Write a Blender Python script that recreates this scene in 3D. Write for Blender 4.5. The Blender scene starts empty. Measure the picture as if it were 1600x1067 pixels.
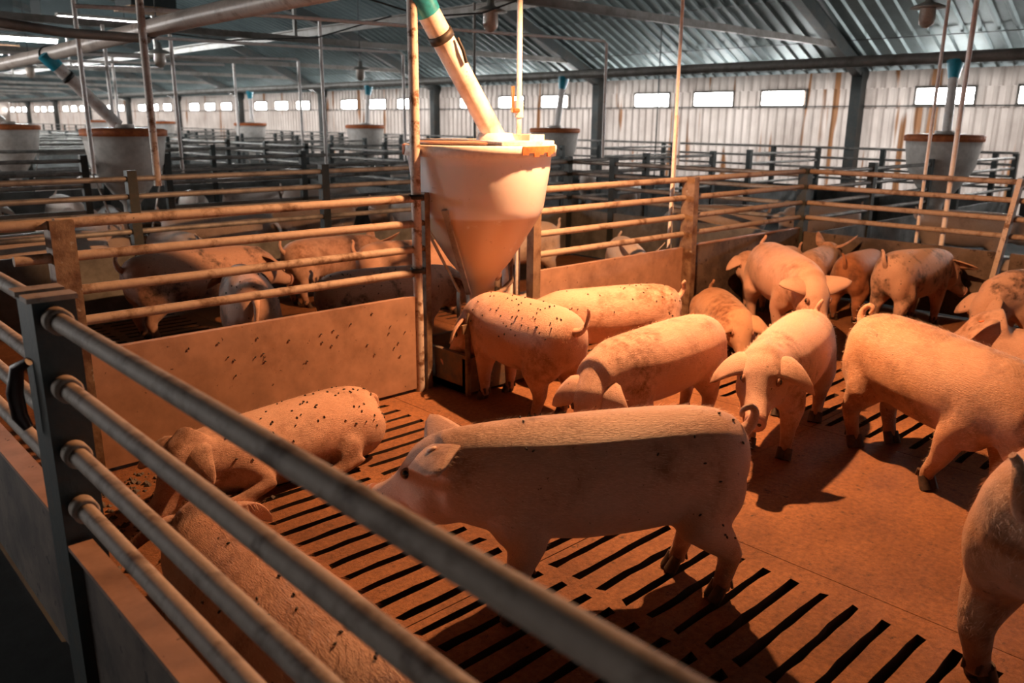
import bpy, bmesh, math, random
import numpy as np
from mathutils import Vector, Matrix
from mathutils.bvhtree import BVHTree

scene = bpy.context.scene
C = scene.collection
R = math.radians

# ------------------------------------------------------------------ camera
cam_d = bpy.data.cameras.new('camera'); cam = bpy.data.objects.new('camera', cam_d); C.objects.link(cam)
CAM_H = 1.5
pitch = math.atan(344.7 / 1279.0); roll = math.atan2(23, 2654); hd = R(43.34)
fw = Vector((math.sin(hd) * math.cos(pitch), math.cos(hd) * math.cos(pitch), -math.sin(pitch)))
rt = Vector((math.cos(hd), -math.sin(hd), 0)); up = rt.cross(fw)
rt2 = rt * math.cos(roll) + up * math.sin(roll); up2 = up * math.cos(roll) - rt * math.sin(roll)
M = Matrix((rt2, up2, -fw)).transposed().to_4x4(); M.translation = (0, 0, CAM_H)
cam.matrix_world = M
cam_d.sensor_width = 36; cam_d.lens = 1279.0 / 1600 * 36
cam_d.clip_start = 0.05; cam_d.clip_end = 300
cam_d.dof.use_dof = True; cam_d.dof.focus_distance = 3.1; cam_d.dof.aperture_fstop = 3.2
scene.camera = cam

# ------------------------------------------------------------------ world, exposure
w = bpy.data.worlds.new('daylight'); scene.world = w; w.use_nodes = True
bg = w.node_tree.nodes['Background']; bg.inputs[0].default_value = (1.0, 0.97, 0.95, 1); bg.inputs[1].default_value = 2.6
scene.cycles.max_bounces = 6; scene.cycles.diffuse_bounces = 4; scene.cycles.glossy_bounces = 2; scene.cycles.transmission_bounces = 3
scene.cycles.caustics_reflective = False; scene.cycles.caustics_refractive = False; scene.cycles.sample_clamp_indirect = 6
vs = scene.view_settings
vs.view_transform = 'Standard'; vs.look = 'None'; vs.exposure = 0.0; vs.gamma = 1.0; vs.use_curve_mapping = False

WINDOW_GLOW = 50.0        # daylight seen in the side windows
WINDOW_GLOW_ADDED = 165.0 # unseen windows added at the camera's left to light the background
RIDGE_GLOW = 300.0         # strip lamps under the ridge
LAMP_POS = Vector((3.48, 2.62, 2.46)); LAMP_POWER = 200.0   # heat lamp hung over the pen
LAMP_COL = (1.0, 0.46, 0.195)

# ------------------------------------------------------------------ materials
MATS = {}
def nt(name):
    m = bpy.data.materials.new(name); m.use_nodes = True; MATS[name] = m
    t = m.node_tree; b = t.nodes['Principled BSDF']
    return m, t, b
def L(t, a, b): t.links.new(a, b)
def noise(t, scale, detail=6, rough=.6, vec=None, dist=0.0):
    n = t.nodes.new('ShaderNodeTexNoise'); n.inputs['Scale'].default_value = scale
    n.inputs['Detail'].default_value = detail; n.inputs['Roughness'].default_value = rough
    n.inputs['Distortion'].default_value = dist
    if vec is not None: L(t, vec, n.inputs['Vector'])
    return n.outputs['Fac']
def ramp(t, fac, p0, p1, c0=(0, 0, 0, 1), c1=(1, 1, 1, 1)):
    r = t.nodes.new('ShaderNodeValToRGB'); r.color_ramp.elements[0].position = p0; r.color_ramp.elements[1].position = p1
    r.color_ramp.elements[0].color = c0; r.color_ramp.elements[1].color = c1
    L(t, fac, r.inputs[0]); return r.outputs[0]
def mix(t, fac, a, b, mode='MIX'):
    n = t.nodes.new('ShaderNodeMix'); n.data_type = 'RGBA'; n.blend_type = mode
    for i, v in ((0, fac), (6, a), (7, b)):
        if isinstance(v, (int, float)): n.inputs[i].default_value = v
        elif isinstance(v, tuple): n.inputs[i].default_value = v if len(v) == 4 else (*v, 1)
        else: L(t, v, n.inputs[i])
    return n.outputs[2]
def coord(t, kind='Object', scale=(1, 1, 1)):
    c = t.nodes.new('ShaderNodeTexCoord'); mp = t.nodes.new('ShaderNodeMapping'); mp.inputs['Scale'].default_value = scale
    L(t, c.outputs[kind], mp.inputs['Vector']); return mp.outputs['Vector']
def world_pos(t, scale=(1, 1, 1)):
    g = t.nodes.new('ShaderNodeNewGeometry'); mp = t.nodes.new('ShaderNodeMapping'); mp.inputs['Scale'].default_value = scale
    L(t, g.outputs['Position'], mp.inputs['Vector']); return mp.outputs['Vector']
def bump(t, b, h, strength=.3, dist=.01):
    n = t.nodes.new('ShaderNodeBump'); n.inputs['Strength'].default_value = strength; n.inputs['Distance'].default_value = dist
    L(t, h, n.inputs['Height']); L(t, n.outputs[0], b.inputs['Normal'])
def dirty(name, base, dirt, rough=.5, metal=0.0, scale=6.0, lo=.5, hi=.7, bmp=.2, vscale=(1, 1, 1), spots=None, var=.12):
    m, t, b = nt(name); v = world_pos(t, vscale)
    f = ramp(t, noise(t, scale, 8, .65, v), lo, hi)
    c = mix(t, f, base, dirt)
    g = ramp(t, noise(t, scale * 4.1, 4, .6, v), .3, .75, (1 - var, 1 - var, 1 - var, 1), (1 + var, 1 + var, 1 + var, 1))
    c = mix(t, 1.0, c, g, 'MULTIPLY')
    if spots:
        s = ramp(t, noise(t, spots[1], 3, .7, v), spots[2], spots[2] + .04); c = mix(t, s, c, spots[0])
    L(t, c, b.inputs['Base Color']); b.inputs['Roughness'].default_value = rough; b.inputs['Metallic'].default_value = metal
    bump(t, b, noise(t, scale * 6, 5, .6, v), bmp, .006)
    return m
dirty('rail_paint', (.36, .28, .225), (.13, .075, .045), .68, 0, 9, .52, .66, .25, spots=((.05, .03, .02), 38, .70))
dirty('rail_far', (.36, .345, .325), (.12, .12, .115), .5, .2, 6, .45, .7, .2)
dirty('post_dark', (.035, .045, .045), (.075, .055, .04), .55, .2, 11, .5, .75, .25)
dirty('post_rust', (.22, .15, .10), (.085, .04, .022), .6, .1, 9, .42, .62, .35, spots=((.30, .27, .24), 13, .66))
dirty('post_white', (.55, .47, .42), (.17, .09, .05), .5, 0, 16, .52, .62, .3, spots=((.04, .025, .02), 30, .68))
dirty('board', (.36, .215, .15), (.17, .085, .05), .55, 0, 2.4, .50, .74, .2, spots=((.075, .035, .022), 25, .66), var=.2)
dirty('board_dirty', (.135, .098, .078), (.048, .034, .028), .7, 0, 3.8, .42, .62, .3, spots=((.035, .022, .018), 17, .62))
dirty('board_far', (.20, .205, .20), (.09, .09, .085), .7, 0, 4, .42, .66, .2)
def concrete():
    m, t, b = nt('concrete'); v = world_pos(t)
    c = mix(t, ramp(t, noise(t, 1.9, 8, .65, v), .34, .68), (.35, .150, .058), (.17, .062, .022))
    c = mix(t, 1.0, c, ramp(t, noise(t, 48, 5, .75, v), .30, .72, (.50, .46, .42, 1), (1.35, 1.36, 1.38, 1)), 'MULTIPLY')
    c = mix(t, ramp(t, noise(t, 17, 6, .75, v), .60, .68), c, (.055, .024, .011))
    c = mix(t, ramp(t, noise(t, 75, 3, .6, v), .69, .73), c, (.035, .016, .008))
    L(t, c, b.inputs['Base Color']); b.inputs['Roughness'].default_value = .62
    ad = t.nodes.new('ShaderNodeMath'); ad.operation = 'ADD'; L(t, noise(t, 60, 6, .75, v), ad.inputs[0]); L(t, noise(t, 9, 5, .6, v), ad.inputs[1])
    bump(t, b, ad.outputs[0], .9, .010)
concrete()
dirty('muck', (.030, .018, .012), (.05, .026, .014), .8)
dirty('pit', (.010, .010, .009), (.016, .012, .010), .9)
dirty('aisle_concrete', (.035, .042, .042), (.02, .022, .022), .85, 0, 3, .4, .7, .3)
dirty('pvc_pipe', (.56, .47, .41), (.24, .14, .085), .4, 0, 7, .55, .72, .12, spots=((.08, .05, .03), 33, .71))
dirty('pipe_white', (.80, .75, .73), (.40, .26, .18), .4, 0, 9, .55, .75, .1)
dirty('tube_clear', (.78, .74, .72), (.52, .40, .33), .28, 0, 5, .46, .66, .1, spots=((.30, .19, .12), 11, .66))
dirty('steel', (.40, .37, .34), (.20, .11, .065), .45, .5, 11, .5, .68, .2)
dirty('steel_dark', (.055, .065, .066), (.09, .08, .07), .5, .3, 5, .45, .7, .15)
dirty('beam_grey', (.27, .25, .23), (.15, .13, .115), .55, .2, 4, .45, .7, .15)
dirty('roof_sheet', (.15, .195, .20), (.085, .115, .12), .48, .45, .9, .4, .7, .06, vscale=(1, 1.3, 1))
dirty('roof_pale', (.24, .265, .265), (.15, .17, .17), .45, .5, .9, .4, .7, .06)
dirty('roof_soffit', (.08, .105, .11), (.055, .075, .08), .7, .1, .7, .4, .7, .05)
dirty('blue_plastic', (.03, .36, .50), (.02, .20, .29), .35, 0, 12, .5, .7, .05)
dirty('rust_orange', (.52, .14, .035), (.36, .085, .022), .7, 0, 14, .45, .6, .3)
dirty('wood', (.36, .20, .11), (.22, .12, .06), .7, 0, 8, .4, .7, .2, vscale=(1, 6, 6))
dirty('box_dark', (.012, .018, .019), (.02, .026, .027), .8)
dirty('black_rubber', (.015, .013, .012), (.03, .022, .018), .6)
dirty('latch_red', (.030, .011, .009), (.05, .02, .012), .45)
dirty('brass', (.55, .27, .10), (.35, .15, .06), .35, .7, 20)
dirty('lamp_shade', (.34, .33, .30), (.22, .20, .18), .45, .2)
dirty('lamp_glass_dusty', (.46, .39, .33), (.30, .23, .18), .25, 0, 10)
dirty('trough', (.10, .085, .075), (.20, .11, .06), .6, .2, 8, .45, .65, .3)
dirty('hoof', (.045, .030, .022), (.11, .065, .04), .6, 0, 20)
dirty('cable', (.014, .016, .016), (.02, .02, .02), .6)
dirty('hopper_far', (.62, .585, .55), (.42, .37, .33), .4, 0, 5, .45, .75, .05)
dirty('fly', (.012, .009, .007), (.02, .015, .01), .4)
dirty('tag_plastic', (.75, .52, .42), (.6, .36, .27), .4, 0, 20)
dirty('tag_orange', (.85, .22, .06), (.7, .16, .04), .4, 0, 20)

def cladding():
    m, t, b = nt('cladding'); v = world_pos(t, (1, 1, 1))
    big = noise(t, 1.1, 5, .6, v)
    c = mix(t, ramp(t, big, .35, .7), (.60, .54, .50), (.42, .36, .325))
    # rust streaks that run down from fixings: narrow in y, long in z
    sv = world_pos(t, (1, 2.3, .18)); s = ramp(t, noise(t, 2.0, 2, .5, sv), .62, .66)
    c = mix(t, s, c, (.27, .13, .06))
    wv = world_pos(t, (1, 5, .5)); c = mix(t, .55, c, ramp(t, noise(t, 2.4, 4, .6, wv), .3, .75, (.62, .6, .58, 1), (1.1, 1.08, 1.06, 1)), 'MULTIPLY')
    L(t, c, b.inputs['Base Color']); b.inputs['Roughness'].default_value = .33; b.inputs['Metallic'].default_value = .35
    bump(t, b, noise(t, 3.0, 3, .5, v), .35, .03)
    tl = t.nodes.new('ShaderNodeBsdfTranslucent'); L(t, c, tl.inputs[0]); ms = t.nodes.new('ShaderNodeMixShader'); ms.inputs[0].default_value = .45   # daylight glows through the thin sheets
    L(t, b.outputs[0], ms.inputs[1]); L(t, tl.outputs[0], ms.inputs[2]); L(t, ms.outputs[0], t.nodes['Material Output'].inputs[0])
cladding()

def translucent_fill():
    m, t, b = nt('roof_translucent_fill'); v = world_pos(t); c = mix(t, ramp(t, noise(t, .9, 5, .6, v), .35, .7), (.115, .15, .155), (.065, .09, .095))
    L(t, c, b.inputs['Base Color']); b.inputs['Roughness'].default_value = .5; b.inputs['Metallic'].default_value = .3
    tl = t.nodes.new('ShaderNodeBsdfTranslucent'); L(t, c, tl.inputs[0]); ms = t.nodes.new('ShaderNodeMixShader'); ms.inputs[0].default_value = .09   # translucency added to the roof to brighten the pens further back
    L(t, b.outputs[0], ms.inputs[1]); L(t, tl.outputs[0], ms.inputs[2]); L(t, ms.outputs[0], t.nodes['Material Output'].inputs[0])
translucent_fill()
def hopper_mat():
    m, t, b = nt('hopper_plastic'); v = world_pos(t)
    g = t.nodes.new('ShaderNodeNewGeometry'); sx = t.nodes.new('ShaderNodeSeparateXYZ'); L(t, g.outputs['Position'], sx.inputs[0])
    mr = t.nodes.new('ShaderNodeMapRange'); mr.inputs[1].default_value = .97; mr.inputs[2].default_value = .985; L(t, sx.outputs[2], mr.inputs[0])
    c = mix(t, mr.outputs[0], (.60, .45, .33), (.80, .77, .78))      # feed shows through the plastic below its level
    c = mix(t, ramp(t, noise(t, 7, 8, .7, v), .60, .66), c, (.72, .70, .69))
    c = mix(t, ramp(t, noise(t, 30, 5, .7, v), .66, .72), c, (.34, .22, .14))
    L(t, c, b.inputs['Base Color']); b.inputs['Roughness'].default_value = .34
    b.inputs['Subsurface Weight'].default_value = .15; b.inputs['Subsurface Scale'].default_value = .03
    bump(t, b, noise(t, 26, 5, .6, v), .12, .004)
hopper_mat()

def glow(name, col, strength):
    m, t, b = nt(name); b.inputs['Base Color'].default_value = (*col, 1)
    b.inputs['Emission Color'].default_value = (*col, 1); b.inputs['Emission Strength'].default_value = strength
glow('window_light', (1.0, .985, .97), WINDOW_GLOW)
glow('window_light_added', (1.0, .97, .94), WINDOW_GLOW_ADDED)
glow('strip_light', (.95, 1.0, 1.0), RIDGE_GLOW)
glow('hot_bulb', LAMP_COL, 30.0)

def skin(name, base, dirt, dirt_lo, dirt_hi, tone=1.0, spots=.64, dsc=2.6):
    m, t, b = nt(name); v = coord(t)
    oi = t.nodes.new('ShaderNodeObjectInfo')
    off = t.nodes.new('ShaderNodeVectorMath'); off.operation = 'ADD'; L(t, v, off.inputs[0])
    cmb = t.nodes.new('ShaderNodeMath'); cmb.operation = 'MULTIPLY'; cmb.inputs[1].default_value = 37.0; L(t, oi.outputs['Random'], cmb.inputs[0])
    L(t, cmb.outputs[0], off.inputs[1]); vv = off.outputs[0]
    c = mix(t, ramp(t, noise(t, 3.2, 4, .55, vv), .35, .7), base, tuple(x * y for x, y in zip(base, (.90, .80, .74))))
    d1 = ramp(t, noise(t, dsc, 7, .62, vv), dirt_lo, dirt_hi)
    fine = ramp(t, noise(t, 15, 6, .7, vv), .38, .62)
    d = t.nodes.new('ShaderNodeMath'); d.operation = 'MULTIPLY'; L(t, d1, d.inputs[0]); L(t, fine, d.inputs[1])
    c = mix(t, d.outputs[0], c, dirt)
    # legs and belly are muddier
    sx = t.nodes.new('ShaderNodeSeparateXYZ'); L(t, coord(t), sx.inputs[0])
    low = t.nodes.new('ShaderNodeMapRange'); low.inputs[1].default_value = .24; low.inputs[2].default_value = .03; L(t, sx.outputs[2], low.inputs[0])
    lm = t.nodes.new('ShaderNodeMath'); lm.operation = 'MULTIPLY'; L(t, low.outputs[0], lm.inputs[0]); L(t, ramp(t, noise(t, 9, 5, .6, vv), .30, .62), lm.inputs[1])
    c = mix(t, lm.outputs[0], c, tuple(x * .75 for x in dirt))
    sp = ramp(t, noise(t, 42, 3, .6, vv), spots + .06, spots + .10)
    c = mix(t, sp, c, tuple(x * .45 for x in dirt))
    c = mix(t, .5, c, ramp(t, h_ := noise(t, 5.0, 4, .65, coord(t, 'Object', (10, 55, 55))), .32, .68, (.72, .66, .60, 1), (1.16, 1.14, 1.12, 1)), 'MULTIPLY')
    L(t, c, b.inputs['Base Color']); b.inputs['Roughness'].default_value = .50
    b.inputs['Sheen Weight'].default_value = .25; b.inputs['Sheen Roughness'].default_value = .4
    hv = coord(t, 'Object', (10, 55, 55)); h = noise(t, 5.0, 4, .65, hv)
    h2 = noise(t, 14, 4, .6, v)
    s = t.nodes.new('ShaderNodeMath'); s.operation = 'ADD'; L(t, h, s.inputs[0]); L(t, h2, s.inputs[1])
    bump(t, b, s.outputs[0], .6, .009)
    return m
skin('skin_pink', (.70, .44, .335), (.23, .095, .04), .47, .63)
skin('skin_main', (.68, .43, .325), (.19, .085, .042), .50, .66, dsc=3.4)
skin('skin_tan', (.60, .34, .205), (.20, .08, .032), .44, .60)
skin('skin_red', (.42, .165, .07), (.18, .065, .025), .44, .60)
skin('skin_spotted', (.64, .40, .30), (.095, .055, .04), .51, .57, spots=.60, dsc=3.6)
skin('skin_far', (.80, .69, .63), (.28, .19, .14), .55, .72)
m, t, b = nt('snout_pink'); b.inputs['Base Color'].default_value = (.50, .26, .19, 1); b.inputs['Roughness'].default_value = .4
m, t, b = nt('eyelid'); b.inputs['Base Color'].default_value = (.22, .10, .06, 1); b.inputs['Roughness'].default_value = .5
m, t, b = nt('eye_black'); b.inputs['Base Color'].default_value = (.008, .006, .005, 1); b.inputs['Roughness'].default_value = .12
m, t, b = nt('bristle'); b.inputs['Base Color'].default_value = (.80, .58, .44, 1); b.inputs['Roughness'].default_value = .5

# ------------------------------------------------------------------ mesh helpers
def basis(d):
    d = Vector(d).normalized(); u = Vector((0, 0, 1)) if abs(d.z) < .93 else Vector((1, 0, 0))
    a = d.cross(u).normalized(); return a, a.cross(d).normalized()
class MB:
    def __init__(s): s.v = []; s.f = []; s.sm = []; s.mi = []
    def add(s, vs, fs, smooth=False, mi=0):
        o = len(s.v); s.v += [tuple(x) for x in vs]
        for f in fs: s.f.append(tuple(i + o for i in f)); s.sm.append(smooth); s.mi.append(mi)
    def box(s, lo, hi, mi=0, bev=0.0):
        (x0, y0, z0), (x1, y1, z1) = lo, hi
        s.add([(x0, y0, z0), (x1, y0, z0), (x1, y1, z0), (x0, y1, z0), (x0, y0, z1), (x1, y0, z1), (x1, y1, z1), (x0, y1, z1)],
              [(3, 2, 1, 0), (4, 5, 6, 7), (0, 1, 5, 4), (1, 2, 6, 5), (2, 3, 7, 6), (3, 0, 4, 7)], False, mi); return s
    def bar(s, p0, p1, wa, wb, mi=0):
        p0 = Vector(p0); p1 = Vector(p1); a, b = basis(p1 - p0); vs = []
        for p in (p0, p1):
            for i, j in ((-1, -1), (1, -1), (1, 1), (-1, 1)): vs.append(p + a * i * wa / 2 + b * j * wb / 2)
        s.add(vs, [(3, 2, 1, 0), (4, 5, 6, 7), (0, 1, 5, 4), (1, 2, 6, 5), (2, 3, 7, 6), (3, 0, 4, 7)], False, mi); return s
    def tube(s, pts, r, n=10, mi=0, cap=True):
        pts = [Vector(p) for p in pts]; k = len(pts); rs = r if isinstance(r, (list, tuple)) else [r] * k
        vs = []; pa = None
        for i, p in enumerate(pts):
            d = (pts[min(i + 1, k - 1)] - pts[max(i - 1, 0)]).normalized()
            if pa is None: a, b = basis(d)
            else:
                a = pa - d * pa.dot(d)
                if a.length < 1e-5: a, b = basis(d)
                a.normalize(); b = a.cross(d).normalized()
            pa = a
            for j in range(n):
                t = 2 * math.pi * j / n; vs.append(p + (a * math.cos(t) + b * math.sin(t)) * rs[i])
        fs = []
        for i in range(k - 1):
            for j in range(n):
                q = (j + 1) % n; fs.append((i * n + j, i * n + q, (i + 1) * n + q, (i + 1) * n + j))
        s.add(vs, fs, True, mi)
        if cap:
            s.add(vs[:n], [tuple(range(n))[::-1]], False, mi); s.add(vs[-n:], [tuple(range(n))], False, mi)
        return s
    def lathe(s, prof, c, n=28, mi=0, axis=None):
        c = Vector(c); d = Vector(axis or (0, 0, 1)).normalized(); a, b = basis(d); vs = []
        for r, z in prof:
            for j in range(n):
                t = 2 * math.pi * j / n; vs.append(c + d * z + (a * math.cos(t) + b * math.sin(t)) * r)
        fs = []
        for i in range(len(prof) - 1):
            for j in range(n):
                q = (j + 1) % n; fs.append((i * n + j, i * n + q, (i + 1) * n + q, (i + 1) * n + j))
        s.add(vs, fs, True, mi); return s
    def mesh(s, name, mats, off=(0, 0, 0)):
        me = bpy.data.meshes.new(name); ox, oy, oz = off
        me.from_pydata([(x - ox, y - oy, z - oz) for x, y, z in s.v], [], s.f); me.update()
        me.polygons.foreach_set('use_smooth', s.sm); me.polygons.foreach_set('material_index', s.mi)
        for m in ([mats] if isinstance(mats, str) else mats): me.materials.append(MATS[m])
        bm = bmesh.new(); bm.from_mesh(me); bmesh.ops.recalc_face_normals(bm, faces=bm.faces); bm.to_mesh(me); bm.free()
        return me
    def build(s, name, mats, parent=None, off=None):
        if off is None: off = tuple(gloc(parent)) if parent else (0, 0, 0)
        o = bpy.data.objects.new(name, s.mesh(name, mats, off)); C.objects.link(o)
        if parent: o.parent = parent
        else: o.location = off
        return o
def gloc(o):
    p = Vector((0, 0, 0))
    while o: p += o.location; o = o.parent
    return p
def empty(name, loc, label, cat, group=None):
    o = bpy.data.objects.new(name, None); C.objects.link(o); o.location = loc; o.empty_display_size = .1
    o['label'] = label; o['category'] = cat
    if group: o['group'] = group
    return o
def tag(o, label, cat, group=None, kind=None):
    if label: o['label'] = label
    if cat: o['category'] = cat
    if group: o['group'] = group
    if kind: o['kind'] = kind
    return o
def one(name, mb, mat, loc, label, cat, group=None): return tag(mb.build(name, mat, None, loc), label, cat, group)
def copy_tree(o, parent=None):
    c = o.copy(); C.objects.link(c); c.parent = parent
    for ch in list(o.children): copy_tree(ch, c)
    return c
ORD = ['first', 'second', 'third', 'fourth', 'fifth', 'sixth', 'seventh', 'eighth', 'ninth', 'tenth', 'eleventh', 'twelfth', 'thirteenth', 'fourteenth', 'fifteenth']

# ------------------------------------------------------------------ the setting: floor
XB = 7.0            # fence between the two rows of pens
BAY = 5.8
WALL = 14.35
floor = bpy.data.objects.new('floor', None); C.objects.link(floor); floor['kind'] = 'structure'
MB().box((-7.1, -6, -.5), (WALL + .2, 66, -.40)).build('pit_bottom', 'pit', floor)
# solid concrete strips, in slabs
def slab(x0, x1, y0, y1, mat='concrete'):
    g = .0015
    return MB().box((x0 + g, y0 + g, -.12), (x1 - g, y1 - g, 0)).build('floor_slab', mat, floor)
PITCH = .104; PL = PITCH * 20
rng = random.Random(5)
def slat_panel_mesh():
    W = 1.30; NS = 7
    xs = [.002, .08] + [.08 + .53 * i / NS for i in range(1, NS)] + [.61, .67] + [.67 + .53 * i / NS for i in range(1, NS)] + [1.20, W - .002]
    ys = [.002]
    for i in range(20): c = PITCH * (i + .5); ys += [c - .0155, c + .0155]
    ys.append(PL - .002)
    idx = {}; vs = []; nx, ny = len(xs), len(ys)
    for i, x in enumerate(xs):
        for j, y in enumerate(ys):
            inner = 0 < j < ny - 1
            jx = rng.uniform(-.012, .012) if i in (1, 1 + NS, 2 + NS, nx - 2) and inner else 0
            jy = rng.uniform(-.0042, .0042) if inner else 0
            idx[i, j] = len(vs); vs.append((x + jx, y + jy, 0))
    n = len(vs); vs += [(x, y, -.14) for x, y, z in vs]; fs = []; mi = []
    slot = lambda i, j: (1 <= i < 1 + NS or 2 + NS <= i < nx - 2) and 0 <= i < nx - 1 and 0 <= j < ny - 1 and j % 2 == 1
    for i in range(nx - 1):
        for j in range(ny - 1):
            a, b, c, d = idx[i, j], idx[i + 1, j], idx[i + 1, j + 1], idx[i, j + 1]
            if slot(i, j):
                ed = [(a, b), (c, d)]
                if not slot(i + 1, j): ed.append((b, c))
                if not slot(i - 1, j): ed.append((d, a))
                for p, q in ed: fs.append((p, q, q + n, p + n)); mi.append(1)
            else: fs.append((a, b, c, d)); mi.append(0)
    for (p, q) in [((0, j), (0, j + 1)) for j in range(ny - 1)] + [((nx - 1, j), (nx - 1, j + 1)) for j in range(ny - 1)] + \
                  [((i, 0), (i + 1, 0)) for i in range(nx - 1)] + [((i, ny - 1), (i + 1, ny - 1)) for i in range(nx - 1)]:
        fs.append((idx[p], idx[q], idx[q] + n, idx[p] + n)); mi.append(1)
    me = bpy.data.meshes.new('slotted_panel'); me.from_pydata(vs, [], fs)
    me.materials.append(MATS['concrete']); me.materials.append(MATS['muck']); me.polygons.foreach_set('material_index', mi); me.update(); return me
PM = slat_panel_mesh()
NP = 9
Y0 = -.27 - PL          # slot centres line up with the photograph's
for x0 in (1.2, 3.82):
    for k in range(NP):
        o = bpy.data.objects.new('slotted_panel', PM); C.objects.link(o); o.parent = floor; o.location = (x0, Y0 + k * PL, 0)
YE = Y0 + NP * PL
for k in range(NP):
    for x0, x1 in ((.50, 1.2), (2.5, 3.82), (5.12, XB)): slab(x0, x1, Y0 + k * PL, Y0 + (k + 1) * PL)
    slab(-7.0, .50, Y0 + k * PL, Y0 + (k + 1) * PL, 'aisle_concrete')
    slab(XB, WALL, Y0 + k * PL, Y0 + (k + 1) * PL, 'aisle_concrete')
for k in range(8): slab(-7.0, WALL, YE + k * 6.2, YE + (k + 1) * 6.2, 'aisle_concrete')

# ------------------------------------------------------------------ far wall with cladding sheets and windows
COLS = [.75 + BAY * k for k in range(-1, 12)]      # y of the steel frames
wall = bpy.data.objects.new('wall_right', None); C.objects.link(wall); wall['kind'] = 'structure'
def corr_sheet(ylen, h, amp=.032, wave=.18, n=None):
    mb = MB(); k = int(round(ylen / wave)) ; pts = []
    for i in range(k):
        y = i * wave; pts += [(y, 0), (y + wave * .5, 0), (y + wave * .62, -amp), (y + wave * .88, -amp)]
    pts.append((ylen, 0)); vs = []
    for z in (0, h): vs += [(x, y, z) for y, x in pts]
    m = len(pts); fs = [(i, i + 1, m + i + 1, m + i) for i in range(m - 1)]
    mb.add(vs, fs); me = bpy.data.meshes.new('cladding_sheet'); me.from_pydata(mb.v, [], mb.f); me.materials.append(MATS['cladding']); me.update(); return me
WZ0, WZ1, WT = 1.80, 2.08, 2.36
low = corr_sheet(1.08, WZ0 - .03 + .0)
WYS = []                                            # windows: three to a bay
for k in range(-1, 11):
    for j in range(3): WYS.append(COLS[0] + BAY * (k + 1) + 1.45 + 1.5 * j)
WW = .90
y = -5.2; i = 0
while y < 64:
    o = bpy.data.objects.new('cladding_sheet', low); C.objects.link(o); o.parent = wall; o.location = (WALL + (.0 if i % 2 else .006), y, 0); y += 1.07; i += 1
top_h = corr_sheet(1.44, WT - WZ1); gap_m = {}
for i, wy in enumerate(WYS):
    nxt = WYS[i + 1] if i + 1 < len(WYS) else wy + 2.5
    gl = round(nxt - wy - WW, 2)
    if gl not in gap_m: gap_m[gl] = corr_sheet(gl, WZ1 - WZ0 + .05)
    o = bpy.data.objects.new('cladding_sheet', gap_m[gl]); C.objects.link(o); o.parent = wall; o.location = (WALL + .004, wy + WW / 2, WZ0 - .05)
y = -5.2
while y < 64:
    o = bpy.data.objects.new('cladding_sheet', top_h); C.objects.link(o); o.parent = wall; o.location = (WALL + .008, y, WZ1); y += 1.43
MB().box((WALL - .035, -5, WZ0 - .02), (WALL - .022, 64, WZ0 + .0)).build('girt', 'steel_dark', wall)
for i, wy in enumerate(WYS):
    o = bpy.data.objects.new('window_%d' % (i + 1), None); C.objects.link(o); o['kind'] = 'structure'; o.location = (WALL, wy, WZ0)
    a, b_ = wy - WW / 2, wy + WW / 2
    fr = MB(); fr.box((WALL - .05, a - .02, WZ0 - .03), (WALL + .05, b_ + .02, WZ0 + .02)); fr.box((WALL - .03, a - .02, WZ1 - .02), (WALL + .05, b_ + .02, WZ1 + .02))
    fr.box((WALL - .03, a - .02, WZ0 + .02), (WALL + .05, a + .015, WZ1 - .02)); fr.box((WALL - .03, b_ - .015, WZ0 + .02), (WALL + .05, b_ + .02, WZ1 - .02))
    fr.build('window_frame', 'beam_grey', o)
    MB().box((WALL + .02, a, WZ0), (WALL + .03, b_, WZ1)).build('pane', 'window_light', o)
MB().box((-7.0, 64, 0), (WALL, 64.1, 5.6)).build('wall_back', 'cladding')['kind'] = 'structure'
wl = bpy.data.objects.new('wall_left', None); C.objects.link(wl); wl['kind'] = 'structure'
ls = corr_sheet(5.76, WT)
for k in range(2, 12):
    o = bpy.data.objects.new('cladding_sheet', ls); C.objects.link(o); o.parent = wl; o.location = (-7.0, -5.2 + 5.75 * k, 0)
MB().box((-7.05, -5.2, 0), (-7.0, 6.3, WT)).build('unseen_opaque_boarding', 'board_far', wl)  # opaque stretch of the unseen wall, added to keep daylight off the near fence
MB().box((-7, -5.3, 0), (WALL, -5.2, 5.6)).build('wall_front', 'board_far')['kind'] = 'structure'

for i, wy in enumerate([q for q in WYS if q > 9.5]):      # unseen windows added in the left wall to light far hoppers from the front
    n_ = len(WYS) + i + 1; o = bpy.data.objects.new('window_%d' % n_, None); C.objects.link(o); o['kind'] = 'structure'; o.location = (-7, wy, WZ0)
    a, b_ = wy - WW / 2, wy + WW / 2
    fr = MB(); fr.box((-7.04, a - .03, WZ0 - .03), (-6.94, b_ + .03, WZ0)); fr.box((-7.04, a - .03, WZ1), (-6.94, b_ + .03, WZ1 + .03)); fr.box((-7.04, a - .03, WZ0), (-6.94, a, WZ1)); fr.box((-7.04, b_, WZ0), (-6.94, b_ + .03, WZ1)); fr.build('window_frame', 'beam_grey', o)
    MB().box((-6.965, a, WZ0), (-6.955, b_, WZ1)).build('pane', 'window_light_added', o)

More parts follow.
